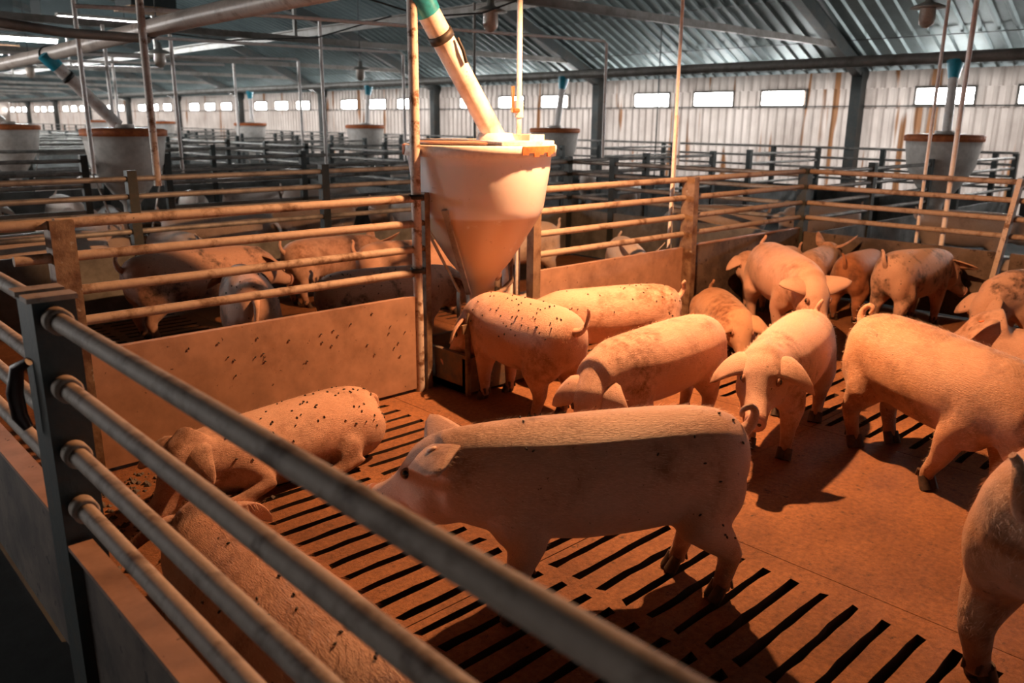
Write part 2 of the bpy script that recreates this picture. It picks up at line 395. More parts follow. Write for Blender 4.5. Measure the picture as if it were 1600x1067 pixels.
# ------------------------------------------------------------------ roof of corrugated sheets, in two tiers
ceil = bpy.data.objects.new('ceiling', None); C.objects.link(ceil); ceil['kind'] = 'structure'
XE, ZE, XK, ZK, XR, ZR = WALL + .25, 2.28, 11.35, 3.78, 6.9, 5.15
def roof_sheet(p0, p1, ylen, mat, wave=.24, amp=.035):
    k = int(round(ylen / wave)); pts = []
    for i in range(k):
        y = i * wave; pts += [(y, 0), (y + wave * .62, 0), (y + wave * .72, 1), (y + wave * .90, 1)]
    pts.append((ylen, 0)); d = Vector((p1[0] - p0[0], 0, p1[1] - p0[1])).normalized(); nrm = Vector((-d.z, 0, d.x))
    if nrm.z > 0: nrm = -nrm
    vs = []
    for p in (p0, p1):
        for y, h in pts: q = Vector((p[0], y, p[1])) + nrm * amp * h; vs.append(tuple(q))
    m = len(pts); me = bpy.data.meshes.new('roof_sheet'); me.from_pydata(vs, [], [(i, i + 1, m + i + 1, m + i) for i in range(m - 1)])
    me.materials.append(MATS[mat]); me.update(); return me
SY = 1.44
rs = [roof_sheet((XE, ZE), (XK, ZK), SY, 'roof_sheet'), roof_sheet((XK + .15, ZK - .13), (XR, ZR), SY, 'roof_pale'), roof_sheet((XK + .15, ZK - .13), (XR, ZR), SY, 'roof_translucent_fill')]
for k in range(48):
    for i in (0, 2 if -5 + k * SY > 6.5 else 1):
        o = bpy.data.objects.new('roof_sheet', rs[i]); C.objects.link(o); o.parent = ceil; o.location = (0, -5 + k * (SY - .01), .004 * (k % 2))
XL = -7.05
far = MB()
far.add([(XR, -6, ZR), (XR, 7, ZR), (2 * XR - XK, 7, ZK), (2 * XR - XK, -6, ZK)], [(0, 1, 2, 3)])
fill_roof = MB(); fill_roof.add([(XR, 7, ZR), (XR, 64, ZR), (2 * XR - XK, 64, ZK), (2 * XR - XK, 7, ZK)], [(0, 1, 2, 3)]); fill_roof.build('fill_light_sheeting', 'roof_translucent_fill', ceil)  # slope made translucent as added fill light for the hoppers
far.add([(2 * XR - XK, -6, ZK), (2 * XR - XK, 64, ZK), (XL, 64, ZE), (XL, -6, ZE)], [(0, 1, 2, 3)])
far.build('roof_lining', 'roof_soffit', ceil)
for i, (x, z) in enumerate(((13.4, 2.83), (12.3, 3.37), (10.2, 4.20), (8.6, 4.68))):
    MB().tube([(x, -5, z - .05), (x, 64, z - .05)], .008, 5).build('purlin_wire', 'steel_dark', ceil)

# steel frames: column, rafter, tie beam
for k, y in enumerate(COLS):
    if y < 0: continue
    n = ['nearest', 'second', 'third', 'fourth', 'fifth', 'sixth', 'seventh', 'eighth', 'ninth', 'tenth', 'eleventh', 'twelfth'][k - 1]
    fr = empty('steel_frame', (WALL - .15, y, 0), 'dark steel roof frame with column and sloping rafter, %s along the window wall' % n, 'steel frame', 'steel roof frames')
    col = MB(); col.box((WALL - .26, y - .09, 0), (WALL - .06, y + .09, WT - .02)); col.build('column', 'steel_dark', fr)
    raf = MB()
    for (xa, za), (xb, zb) in (((XE - .25, ZE - .02), (XK, ZK - .22)), ((XK, ZK - .22), (XR, ZR - .25)), ((XR, ZR - .25), (2 * XR - XK, ZK - .22)), ((2 * XR - XK, ZK - .22), (XL + .3, ZE + .02))):
        raf.bar((xa, y, za), (xb, y, zb), .16, .20)
    raf.build('rafter', 'steel_dark', fr)
    tie = MB(); tie.bar((WALL - 1.0, y - .03, 2.72), (XL + 1.0, y - .03, 2.72), .012, .09); tie.bar((WALL - 1.0, y, 2.68), (XL + 1.0, y, 2.68), .08, .012); tie.build('tie_beam', 'beam_grey', fr)
    MB().bar((XR, y, 2.70), (XR, y, ZR - .25), .05, .05).build('king_post', 'beam_grey', fr)
bm_ = MB(); bm_.bar((7.3, -5, 2.86), (7.3, 62, 2.86), .012, .12); bm_.bar((7.3, -5, 2.92), (7.3, 62, 2.92), .10, .014)
one('roof_beam', bm_, 'beam_grey', (7.3, 6, 2.9), 'long pale grey beam running the length of the roof above the feeders', 'beam')

# exhaust boxes and strip lamps under the ridge
for k, y in enumerate((16.3, 21.8, 27.4, 33.0, 38.6)):
    bx = empty('ventilation_shaft', (6.1, y, 3.4), 'dark square ventilation shaft under the ridge, %s from the camera' % ORD[k], 'vent shaft', 'ventilation shafts')
    x0, x1, zb_, zt = 5.7, 6.5, 3.42, 4.86
    s_ = MB(); s_.box((x0, y - .4, zb_), (x0 + .05, y + .4, zt)); s_.box((x1 - .05, y - .4, zb_), (x1, y + .4, zt)); s_.box((x0 + .05, y - .4, zb_), (x1 - .05, y - .35, zt)); s_.box((x0 + .05, y + .35, zb_), (x1 - .05, y + .4, zt)); s_.build('casing', 'box_dark', bx)
    MB().box((x0 - .03, y - .43, zb_ - .05), (x1 + .03, y + .43, zb_)).build('bottom_frame', 'wood', bx)
    ty = 18.9 + 5.8 * k; tb = empty('strip_lamp', (6.0, ty, 3.4), 'lit white strip lamp beside the ventilation shaft, %s from the camera' % ORD[k], 'lamp', 'strip lamps')
    MB().box((5.3, ty - .09, 3.44), (6.9, ty + .09, 3.50)).build('housing', 'beam_grey', tb)
    MB().tube([(5.35, ty, 3.40), (6.85, ty, 3.40)], .04, 8).build('fluorescent_tube', 'strip_light', tb)
    for x in (5.6, 6.6): MB().tube([(x, ty, 3.5), (x, ty, 4.75)], .008, 6).build('hanger', 'cable', tb)

# ------------------------------------------------------------------ fences
RZ = (1.09, .955, .815, .685)
def fence(p0, p1, label, rails=RZ, panel=(.02, .56), posts=(0, 1), rr=.021, mr='rail_far', mp='board_far', mpost='post_dark', ext=(0, 0), pw=.07, seg=8, ph=1.12, name='pen_fence', group=None):
    p0 = Vector((*p0, 0)); p1 = Vector((*p1, 0)); d = (p1 - p0); ln = d.length; d.normalize(); nrm = Vector((-d.y, d.x, 0))
    root = empty(name, p0, label, 'fence', group)
    for z in rails:
        MB().tube([p0 - d * ext[0] + Vector((0, 0, z)), p1 + d * ext[1] + Vector((0, 0, z))], rr, seg).build('rail', mr, root)
    if panel:
        mb = MB(); z = (panel[0] + panel[1]) / 2; a = p0 + Vector((0, 0, z)) + d * .03; b = p1 + Vector((0, 0, z)) - d * .03
        mb.bar(a, b, .035, panel[1] - panel[0]); mb.build('solid_panel', mp, root)
    for tpos in posts:
        q = p0 + d * ln * tpos; mb = MB(); mb.bar(q + nrm * .0, q + Vector((0, 0, ph)), pw, pw); mb.build('post', mpost, root)
    return root
# near aisle fence, out of focus
f0 = fence((.48, -1.6), (.48, 2.03), 'near blurred pipe fence running past the camera along the aisle', rails=(1.06, .90, .74, .60), panel=(.03, .50), posts=(), mr='rail_paint', mp='board_dirty', seg=20, ext=(0, .03))
MB().bar((.465, -1.6, .506), (.465, 2.0, .506), .055, .012).build('panel_cap', 'board', f0)
fp = MB(); fp.box((.44, 2.02, 0), (.53, 2.09, 1.10)); fp.build('post', 'post_dark', f0)
MB().box((.45, 2.12, 0), (.54, 2.20, 1.085)).build('post', 'post_dark', f0)
for y_ in (2.03, 2.13): MB().box((.43, y_ - .015, 1.10), (.535, y_ + .045, 1.112)).build('post_cap', 'rail_paint', f0)
for z in (1.06, .90, .74, .60):
    MB().lathe([(.022, -.02), (.03, -.02), (.03, .02), (.022, .02)], (.48, 1.985, z), 20, axis=(0, 1, 0)).build('collar', 'rail_paint', f0)
f00 = fence((.50, 2.24), (.50, 6.3), 'aisle pipe fence beyond the corner post at the left edge', rails=(1.06, .90, .76, .62), panel=(.03, .50), posts=(1,), mr='rail_paint', mp='board_dirty', seg=14)
MB().bar((.49, 2.25, .506), (.49, 6.3, .506), .06, .012).build('panel_cap', 'board', f00)
lt = MB(); lt.tube([(.435, 2.10, .95), (.415, 2.13, .93), (.405, 2.14, .87), (.408, 2.14, .81), (.42, 2.13, .78)], [.010, .016, .019, .018, .012], 12)
one('latch_handle', lt, 'latch_red', (.43, 2.1, .8), 'dark red curved latch handle hanging on the corner post', 'handle')

# divider fence left of the feeder
YF = 3.62
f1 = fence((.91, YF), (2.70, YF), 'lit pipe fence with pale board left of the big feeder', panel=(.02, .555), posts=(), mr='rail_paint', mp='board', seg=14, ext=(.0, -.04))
for z, e in ((1.09, .4), (.955, .16)):
    MB().tube([(.91 - e, YF, z), (.90, YF, z)], .021, 12).build('rail_stub', 'rail_paint', f1)
MB().box((.88, YF - .045, 0), (.97, YF + .045, 1.105)).build('post', 'post_rust', f1)
p1 = MB(); p1.box((2.735, YF - .02, 0), (2.77, YF + .02, 1.12)); p1.build('flat_post', 'post_rust', f1)
for z in RZ: MB().tube([(2.66, YF, z), (2.75, YF, z)], .016, 10).build('rail_pin', 'post_rust', f1)
for z in (1.10, .70):
    MB().lathe([(.034, -.012), (.042, -.012), (.042, .012), (.034, .012)], (2.685, YF - .01, z), 16).build('clamp', 'black_rubber', f1)
MB().tube([(2.685, YF - .01, 0), (2.685, YF - .01, .8), (2.685, YF - .01, 2.75)], .027, 14).build('tall_post', 'post_white', f1)
# divider right of the feeder
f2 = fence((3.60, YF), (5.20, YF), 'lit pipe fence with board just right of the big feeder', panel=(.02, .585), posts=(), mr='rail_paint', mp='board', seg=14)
MB().box((3.565, YF - .03, 0), (3.63, YF + .03, 1.0)).build('post', 'post_rust', f2)
MB().add and None
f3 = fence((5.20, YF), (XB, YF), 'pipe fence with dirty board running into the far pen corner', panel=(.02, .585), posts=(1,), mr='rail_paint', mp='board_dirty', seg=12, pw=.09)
pp = MB(); pp.bar((5.20, YF - .05, 0), (5.20, YF - .03, 1.11), .11, .06); pp.build('post', 'post_rust', f3)
MB().bar((5.2, YF, .59), (XB, YF, .59), .04, .01).build('panel_cap', 'board', f3)
# back fence of the pen
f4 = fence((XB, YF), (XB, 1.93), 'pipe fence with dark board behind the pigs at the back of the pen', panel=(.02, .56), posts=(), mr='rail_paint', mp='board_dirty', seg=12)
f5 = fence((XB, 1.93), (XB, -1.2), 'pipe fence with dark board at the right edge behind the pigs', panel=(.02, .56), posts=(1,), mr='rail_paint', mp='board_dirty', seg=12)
MB().bar((XB - .05, 2.02, 0), (XB - .05, 1.90, 1.12), .035, .08).build('post', 'post_white', f5)
# fences further off
DIV = [6.45, 9.42, 12.3, 15.2, 18.1, 21.0, 23.9, 26.8, 29.7, 32.6, 35.5, 38.4, 41.3]
for k, y in enumerate(DIV):
    feed = k % 2 == 1
    spans = ((.55, 2.72), (3.58, XB - .06)) if feed else ((.55, 3.8), (3.8, XB - .06))
    for s, (a, b_) in enumerate(spans):
        side = 'aisle half' if s == 0 else 'inner half'
        fence((a, y), (b_, y), 'grey pipe pen divider, %s behind the big hopper, %s' % (ORD[k], side), posts=((0, .5, 1) if feed or s == 0 else (.5, 1)) if k < 4 else ((0, 1) if feed or s == 0 else (1,)), rails=(1.06, .93, .80, .67), panel=(.02, .55), group='pen dividers', seg=8 if k < 3 else 6)
DB = [3.7, 6.6, 9.5, 12.4, 15.3, 18.2, 21.1, 24.0, 26.9, 29.8]
for k, y in enumerate(DB):
    for s, (a, b_) in enumerate(((XB + .05, 10.05), (11.0, 13.1))):
        side = 'inner half' if s == 0 else 'window half'
        fence((a, y), (b_, y), 'dark pipe divider of the far pen row, %s from the right, %s' % (ORD[k], side), posts=(.5, 1) if s == 0 else (0, 1), rails=(1.06, .92, .78, .64), panel=(.02, .5), group='far row dividers', seg=6)
for k in range(9):
    y0 = YF + BAY * k
    fence((XB, y0 + .05), (XB, y0 + BAY - .05), 'grey pipe fence between the two pen rows, section %s behind the pen corner' % ORD[k], posts=(.38, .76), rails=(1.06, .93, .80, .67), panel=(.02, .53), group='row fences', seg=8 if k < 2 else 6)
for k in range(9):
    y0 = 6.35 + BAY * k
    fence((.50, y0), (.50, y0 + BAY - .1), 'pipe fence along the left aisle, section %s beyond the corner' % ORD[k], posts=(.5, 1), rails=(1.06, .93, .80, .67), panel=(.02, .5), group='aisle fences', seg=6)
for k in range(10):
    y0 = -2.1 + BAY * k
    fence((13.2, y0), (13.2, y0 + BAY - .1), 'dark pipe fence along the window wall, section %s from the right' % ORD[k], posts=(.05, .33, .66), rails=(1.12, .96, .80, .64), panel=(.02, .5), group='wall side fences', seg=6)

# ------------------------------------------------------------------ feeders
def hopper_profile(): return [(.425, 1.315), (.41, 1.31), (.405, 1.25), (.37, 1.02), (.345, .96), (.27, .84), (.18, .70), (.095, .60), (.085, .57), (.085, .44)]
FX, FY = 3.15, 3.62
fd = empty('feed_hopper', (FX, FY, 0), 'large white plastic feed hopper with cone bottom in the middle of the picture', 'feeder', 'feed hoppers')
MB().lathe(hopper_profile(), (FX, FY, 0), 48).build('hopper', 'hopper_plastic', fd)
MB().lathe([(.405, 1.31), (.435, 1.31), (.438, 1.365), (.43, 1.372), (.40, 1.372), (.40, 1.33)], (FX, FY, 0), 48).build('rim', 'pipe_white', fd)
def sector(c, r, z0, z1, a0, a1, n=24):
    mb = MB(); vs = [(c[0], c[1], z0)] + [(c[0] + r * math.cos(a0 + (a1 - a0) * i / n), c[1] + r * math.sin(a0 + (a1 - a0) * i / n), z0) for i in range(n + 1)]
    m = len(vs); vs += [(x, y, z1) for x, y, _ in vs]; fs = [tuple(range(m))[::-1], tuple(range(m, 2 * m))]
    for i in range(m): j = (i + 1) % m; fs.append((i, j, m + j, m + i))
    mb.add(vs, fs); return mb
lid = sector((FX, FY), .425, 1.374, 1.392, R(-115), R(105)).build('lid', 'pipe_white', fd)
MB().lathe([(0, 1.44), (.10, 1.43), (.115, 1.39)], (FX + .14, FY + .02, 0), 20).build('inlet_collar', 'pipe_white', lid)
MB().box((FX + .24, FY - .16, 1.392), (FX + .36, FY + .02, 1.425)).build('lid_handle', 'pipe_white', lid)
lid2 = sector((FX, FY), .40, 1.378, 1.388, R(105), R(235)).build('lid_flap', 'board', fd)
for a0, a1, dz in ((R(-100), R(-58), 0), (R(-214), R(-202), 0)):
    ru = MB()
    for i in range(8):
        a = a0 + (a1 - a0) * i / 8; c_ = a0 + (a1 - a0) * (i + 1) / 8; h0 = 1.325 + .012 * math.sin(i * 2.1); r_ = .4405
        ru.add([(FX + r_ * math.cos(a), FY + r_ * math.sin(a), h0), (FX + r_ * math.cos(c_), FY + r_ * math.sin(c_), h0), (FX + r_ * math.cos(c_), FY + r_ * math.sin(c_), 1.368), (FX + r_ * math.cos(a), FY + r_ * math.sin(a), 1.368),
                (FX + (r_ - .006) * math.cos(a), FY + (r_ - .006) * math.sin(a), h0), (FX + (r_ - .006) * math.cos(c_), FY + (r_ - .006) * math.sin(c_), h0), (FX + (r_ - .006) * math.cos(c_), FY + (r_ - .006) * math.sin(c_), 1.37), (FX + (r_ - .006) * math.cos(a), FY + (r_ - .006) * math.sin(a), 1.37)],
               [(0, 1, 2, 3), (7, 6, 5, 4), (0, 4, 5, 1), (3, 2, 6, 7), (1, 5, 6, 2), (0, 3, 7, 4)])
    ru.build('rust_patch', 'rust_orange', fd)
for dx, dy in ((-1, -.35), (-1, .45), (1, .35)):
    sg = MB(); n_ = math.hypot(dx, dy); ux, uy = dx / n_, dy / n_
    sg.bar((FX + ux * .385, FY + uy * .385, 1.03), (FX + ux * .13, FY + uy * .13, .52), .035, .012); sg.build('brace', 'steel', fd)
    MB().bar((FX + ux * .13, FY + uy * .13, .52), (FX + ux * .13, FY + uy * .13, .03), .03, .012).build('leg', 'steel', fd)
hoop = MB(); hoop.tube([(2.80, YF - .30, .02), (2.80, YF - .30, .40), (2.82, YF - .29, .47), (2.88, YF - .27, .505), (3.0, YF - .22, .52), (3.2, YF - .14, .535), (3.36, YF - .05, .56), (3.40, YF, .62), (3.40, YF, .78)], .016, 10); hoop.build('guard_hoop', 'post_rust', fd)
tr = MB(); tr.box((2.80, YF - .26, .02), (3.52, YF + .26, .06)); tr.box((2.80, YF - .28, .02), (3.52, YF - .25, .22)); tr.box((2.80, YF + .25, .02), (3.52, YF + .28, .22)); tr.box((2.80, YF - .28, .02), (2.83, YF + .28, .24)); tr.box((3.49, YF - .28, .02), (3.52, YF + .28, .24)); tr.build('trough', 'trough', fd)
MB().bar((2.76, YF - .30, .40), (3.02, YF - .30, .42), .012, .05).build('crossbar', 'post_rust', fd)
MB().tube([(3.42, YF + .05, .12), (3.42, YF + .05, .66)], .035, 12).build('drinker_pipe', 'pipe_white', fd)

def small_feeder(x, y, label, s=1.0):
    e = empty('feed_hopper', (x, y, 0), label, 'feeder', 'feed hoppers')
    MB().lathe(hopper_profile(), (x, y, 0), 24).build('hopper', 'hopper_far', e)
    MB().lathe([(.40, 1.31), (.432, 1.31), (.435, 1.37), (.40, 1.385), (.0, 1.39)], (x, y, 0), 24).build('lid', 'rust_orange', e)
    MB().lathe([(.11, 1.43), (.11, 1.385), (.30, 1.395)][::-1], (x, y, 0), 16).build('inlet_collar', 'hopper_far', e)
    tr = MB(); tr.box((x - .36, y - .28, .02), (x + .36, y + .28, .06)); tr.box((x - .36, y - .28, .02), (x + .36, y - .25, .2)); tr.box((x - .36, y + .25, .02), (x + .36, y + .28, .2)); tr.build('trough', 'trough', e)
    for dx in (-1, 1): MB().bar((x + dx * .38, y, .98), (x + dx * .12, y, .05), .035, .012).build('leg', 'steel', e)
    MB().bar((x - .1, y, .5), (x - .1, y, .05), .03, .03).build('stand', 'steel', e)
    return e
small_feeder(3.17, 9.45, 'white feed hopper with orange rim at left behind the first divider')
small_feeder(3.22, 14.6, 'white feed hopper with orange rim cut by the left edge')
RF = [(10.5, 3.75), (10.5, 10.1), (10.6, 16.1), (10.7, 21.9), (10.8, 28.5), (10.8, 35.0)]
RN = ['at the right edge in front of the windows', 'just right of the big hopper in the background', 'left of the big hopper before the windows', 'far behind at centre left', 'tiny and far behind before the wall', 'tiniest and farthest, at left']
for (x, y), n in zip(RF, RN): small_feeder(x, y, 'white feed hopper with rusty orange rim ' + n)

# auger lines and drop tubes
def drop(p0, p1, label, r=.062, mat='tube_clear', seg=16):
    e = empty('drop_tube', p1, label, 'pipe', 'feed drop tubes'); p0 = Vector(p0); p1 = Vector(p1); d = p1 - p0
    MB().tube([p0 + d * .12, p1], r, seg).build('tube', mat, e)
    MB().tube([p0 - d * .02, p0 + d * .06, p0 + d * .16], [r * 1.15, r * 1.2, r * 1.06], seg).build('coupling', 'blue_plastic', e)
    q = p0 + d * .30; u = d.normalized()
    MB().lathe([(r, -.022), (r * 1.12, -.022), (r * 1.12, .022), (r, .022)], q, seg, axis=u).build('clamp_band', 'black_rubber', e)
    return e
dt = drop((2.70, YF - .01, 2.16), (3.29, YF + .02, 1.40), 'dirty clear drop tube slanting down into the big hopper')
MB().tube([(2.93, YF - .075, 1.92), (2.96, YF - .085, 1.86), (2.99, YF - .075, 1.80)], .010, 8).build('clamp_strap', 'black_rubber', dt)
drop((2.50, 9.45, 2.09), (3.12, 9.45, 1.42), 'slanting drop tube with blue coupling over the left hopper')
drop((2.52, 14.6, 2.04), (3.16, 14.6, 1.42), 'slanting drop tube at the far left edge')
au = empty('auger_pipe', (2.62, 6, 2.18), 'thick pale auger pipe running overhead at upper left', 'pipe')
MB().tube([(2.70, 1.0, 2.24), (2.69, 3.6, 2.225), (2.64, 6.2, 2.20), (2.57, 9.4, 2.115), (2.52, 14.5, 2.05), (2.50, 30, 2.05), (2.5, 48, 2.05)], .068, 18).build('tube', 'pvc_pipe', au)
for y, z in ((6.95, 2.18), (9.62, 2.11), (12.5, 2.07)):
    MB().lathe([(.068, -.015), (.08, -.015), (.08, .015), (.068, .015)], (2.61 if y < 8 else 2.565, y, z), 16, axis=(0, 1, 0)).build('strap', 'black_rubber', au)
aw = empty('auger_pipe', (12.5, 6, 2.3), 'grey auger pipe running along the top of the window wall', 'pipe')
MB().tube([(10.8, -4, 2.27), (10.8, 60, 2.27)], .07, 10).build('tube', 'beam_grey', aw)
for k, (x, y) in enumerate(RF[:4]):
    e = empty('drop_tube', (x, y, 1.4), 'white drop tube with blue coupling above the %s hopper along the window wall' % ORD[k], 'pipe', 'wall side drop tubes')
    tp = Vector((10.8, y + .1, 2.22)); bt = Vector((x + .05, y, 1.40)); d = bt - tp
    MB().tube([tp + d * .2, bt], .055, 10).build('tube', 'pipe_white', e)
    MB().tube([tp, tp + d * .10, tp + d * .24], [.10, .085, .06], 10).build('coupling', 'blue_plastic', e)

# ------------------------------------------------------------------ vertical water pipes and hangers
def vpipe(x, y, z0, z1, r, label, mat='pipe_white', elbow=None):
    mb = MB(); pts = [(x, y, z0), (x, y, z1)]
    if elbow: pts += [(x + elbow[0] * .02, y + elbow[1] * .02, z1 + .02), (x + elbow[0], y + elbow[1], z1 + .02)]
    mb.tube(pts, r, 10); return one('water_pipe', mb, mat, (x, y, z0), label, 'pipe')
wp = empty('water_pipe', (3.58, 3.75, .6), 'white water pipe with brass tap rising behind the big hopper', 'pipe')
MB().tube([(3.58, 3.75, .1), (3.58, 3.75, 2.75)], .017, 12).build('tube', 'pipe_white', wp)
MB().tube([(3.58, 3.75, 1.52), (3.58, 3.75, 1.62)], .027, 12).build('fitting', 'pipe_white', wp)
tp_ = MB(); tp_.tube([(3.555, 3.73, 1.56), (3.50, 3.72, 1.56)], .014, 8); tp_.bar((3.50, 3.72, 1.55), (3.50, 3.72, 1.70), .014, .018); tp_.build('tap', 'brass', wp)
vpipe(5.12, 3.70, .4, 2.75, .013, 'thin white pipe standing behind the tapered wooden post, left one')
vpipe(5.19, 3.74, .4, 1.55, .013, 'short thin pipe beside the taller one behind the tapered post')
vpipe(XB + .04, 2.42, .35, 2.9, .02, 'white pipe rising from the back fence at right')
vpipe(XB + .04, 2.62, .35, 2.5, .014, 'thinner bent pipe beside the white pipe at right', 'pipe_white', (.0, .18))
VP = [(2.37, 6.45, 1.0, 2.9, .028, 'pale steel hanger post clamped on the first divider at left', 'post_white'),
      (2.45, 8.2, 1.0, 2.75, .02, 'thin white pipe hanging beside the left hopper', 'pipe_white'),
      (1.9, 9.4, .9, 2.6, .026, 'pale steel post left of the left hopper', 'post_white'),
      (3.75, 9.42, .9, 2.4, .02, 'thin white pipe right of the left hopper', 'pipe_white'),
      (5.6, 9.42, .9, 2.7, .022, 'thin pale pipe standing in the second divider', 'pipe_white'),
      (4.0, 12.3, .9, 2.7, .024, 'thin pale pipe standing in the third divider', 'pipe_white'),
      (6.9, 9.5, .9, 2.35, .022, 'pale pipe with a side arm before the middle windows', 'pipe_white'),
      (6.95, 12.4, .9, 2.4, .024, 'pale pipe farther behind before the middle windows', 'pipe_white'),
      (7.05, 8.2, .9, 2.9, .018, 'thin dark wire pipe right of the tall white post', 'beam_grey'),
      (2.6, 14.6, .9, 2.6, .026, 'pale post beside the farthest left hopper', 'post_white'),
      (6.0, 18.1, .9, 2.7, .028, 'distant pale pipe in the fifth divider', 'pipe_white'),
      (8.6, 18.2, .9, 2.7, .028, 'distant pale pipe in the far row of pens', 'pipe_white'),
      (12.3, 9.3, 0, 3.2, .012, 'thin dark rod hanging before the window wall', 'steel_dark')]
for x, y, z0, z1, r, lab, mt in VP: vpipe(x, y, z0, z1, r, lab, mt)
def hpipe(pts, r, label, mat='pipe_white'):
    mb = MB(); mb.tube(pts, r, 8); return one('water_pipe', mb, mat, pts[0], label, 'pipe')
hpipe([(2.1, 7.0, 2.30), (3.5, 6.6, 2.32), (7.3, 6.3, 2.36), (7.35, 6.3, 2.33), (7.35, 6.3, 1.1)], .016, 'thin white water pipe crossing overhead and dropping behind the big hopper')
hpipe([(.8, 9.2, 2.28), (6.85, 9.5, 2.37), (6.9, 9.5, 2.34)], .018, 'thin white pipe crossing overhead above the second divider')
hpipe([(.8, 12.6, 2.22), (6.9, 12.4, 2.42), (6.95, 12.4, 2.4)], .02, 'thin white pipe crossing overhead above the third divider')
hpipe([(.6, 6.9, 2.22), (2.0, 6.95, 2.10), (2.6, 6.95, 2.10)], .035, 'steel bar carrying the auger pipe at upper left', 'beam_grey')
hpipe([(1.2, 15.2, 2.3), (7.0, 15.2, 2.45)], .022, 'thin pale pipe crossing overhead above the fourth divider')
hpipe([(1.5, 18.1, 2.35), (7.0, 18.1, 2.5)], .024, 'thin pale pipe crossing overhead above the fifth divider')
cb = MB(); cb.tube([(5.4, 4.6, 2.75), (5.1, 5.1, 2.52), (4.9, 5.6, 2.38), (4.6, 6.0, 2.36), (4.0, 6.2, 2.5), (3.6, 6.3, 2.65)], .008, 6)
one('power_cable', cb, 'cable', (4.9, 5.6, 2.4), 'black cable looping from the roof above the big hopper', 'cable')
cb = MB(); cb.tube([(3.3, 9.6, 2.42), (4.0, 8.6, 2.28), (4.6, 7.8, 2.30), (5.1, 7.2, 2.5)], .008, 6)
one('power_cable', cb, 'cable', (4.6, 7.8, 2.3), 'black cable sagging under the roof at upper left', 'cable')

# hanging lamps with dusty glass jars (unlit)
def jar_lamp(x, y, z, label, k=1.5):
    zt = 5.1 - .30 * abs(x - XR)
    e = empty('hanging_lamp', (x, y, z), label, 'lamp', 'dusty jar lamps')
    MB().lathe([(a * k, b * k) for a, b in [(0, .10), (.02, .10), (.025, .05), (.10, .02), (.105, .012), (.05, .01), (0, .01)]], (x, y, z), 16).build('shade', 'lamp_shade', e)
    MB().lathe([(a * k, b * k) for a, b in [(.045, .012), (.048, -.05), (.042, -.08), (.02, -.10), (0, -.105)]], (x, y, z), 16).build('glass_jar', 'lamp_glass_dusty', e)
    MB().tube([(x, y, z + .09), (x, y, zt)], .007, 6).build('cord', 'cable', e)
for x, y, z, n in ((5.40, 6.05, 2.45, 'above the big hopper at the top'), (8.35, 3.28, 2.52, 'at upper right over the pens'), (7.85, 12.0, 2.27, 'before the middle windows'), (4.3, 11.2, 2.28, 'above the left hopper'), (4.1, 16.5, 2.3, 'farther behind at upper left')):
    jar_lamp(x, y, z, 'dusty glass jar lamp hanging ' + n)
# the lit heat lamp over the pen, above the top of the frame
hl = empty('heat_lamp', LAMP_POS, 'lit orange heat lamp hanging over the pen', 'lamp')
x, y, z = LAMP_POS
MB().lathe([(.03, .20), (.05, .18), (.06, .12), (.16, .06), (.165, .055), (.055, .115)], LAMP_POS, 24).build('shade', 'lamp_shade', hl)
MB().lathe([(0, .115), (.025, .11), (.03, .06), (.034, .045), (.02, .03), (0, .025)], LAMP_POS, 16).build('bulb', 'hot_bulb', hl)
MB().tube([(x, y, z + .19), (x, y, 4.2)], .008, 6).build('cord', 'cable', hl)
ld = bpy.data.lights.new('heat_lamp_light', 'SPOT'); ld.energy = LAMP_POWER * 4; ld.color = LAMP_COL; ld.shadow_soft_size = .035
ld.spot_size = R(158); ld.spot_blend = .35
lo = bpy.data.objects.new('heat_lamp_light', ld); C.objects.link(lo); lo.parent = hl; lo.location = (0, 0, .02)

# ------------------------------------------------------------------ pigs
def remesh(mb, voxel, smooth=8):
    me = bpy.data.meshes.new('tmp'); me.from_pydata(mb.v, [], mb.f); me.update()
    o = bpy.data.objects.new('tmp', me); C.objects.link(o)
    bm = bmesh.new(); bm.from_mesh(me); bmesh.ops.recalc_face_normals(bm, faces=bm.faces); bm.to_mesh(me); bm.free()
    r = o.modifiers.new('r', 'REMESH'); r.mode = 'VOXEL'; r.voxel_size = voxel
    s = o.modifiers.new('s', 'SMOOTH'); s.factor = .5; s.iterations = smooth
    dg = bpy.context.evaluated_depsgraph_get(); out = bpy.data.meshes.new_from_object(o.evaluated_get(dg))
    bpy.data.objects.remove(o); bpy.data.meshes.remove(me)
    v = np.empty(len(out.vertices) * 3); out.vertices.foreach_get('co', v); v = v.reshape(-1, 3)
    f = [tuple(p.vertices) for p in out.polygons]; bpy.data.meshes.remove(out)
    return v, f
def rings(mb, path, n=18):
    """closed loft through (centre, forward, up, half width, half height)"""
    vs = []
    for c, d, u, hw, hh in path:
        c = Vector(c); d = Vector(d).normalized(); u = Vector(u); u = (u - d * u.dot(d)).normalized(); s = u.cross(d)
        for j in range(n):
            t = 2 * math.pi * j / n; ct, st = math.cos(t), math.sin(t)
            pass
            vs.append(c + s * hw * ct + u * hh * st)
    fs = []
    for i in range(len(path) - 1):
        for j in range(n): q = (j + 1) % n; fs.append((i * n + j, i * n + q, (i + 1) * n + q, (i + 1) * n + j))
    m = (len(path) - 1) * n; fs.append(tuple(range(n))[::-1]); fs.append(tuple(range(m, m + n))); mb.add(vs, fs, True)
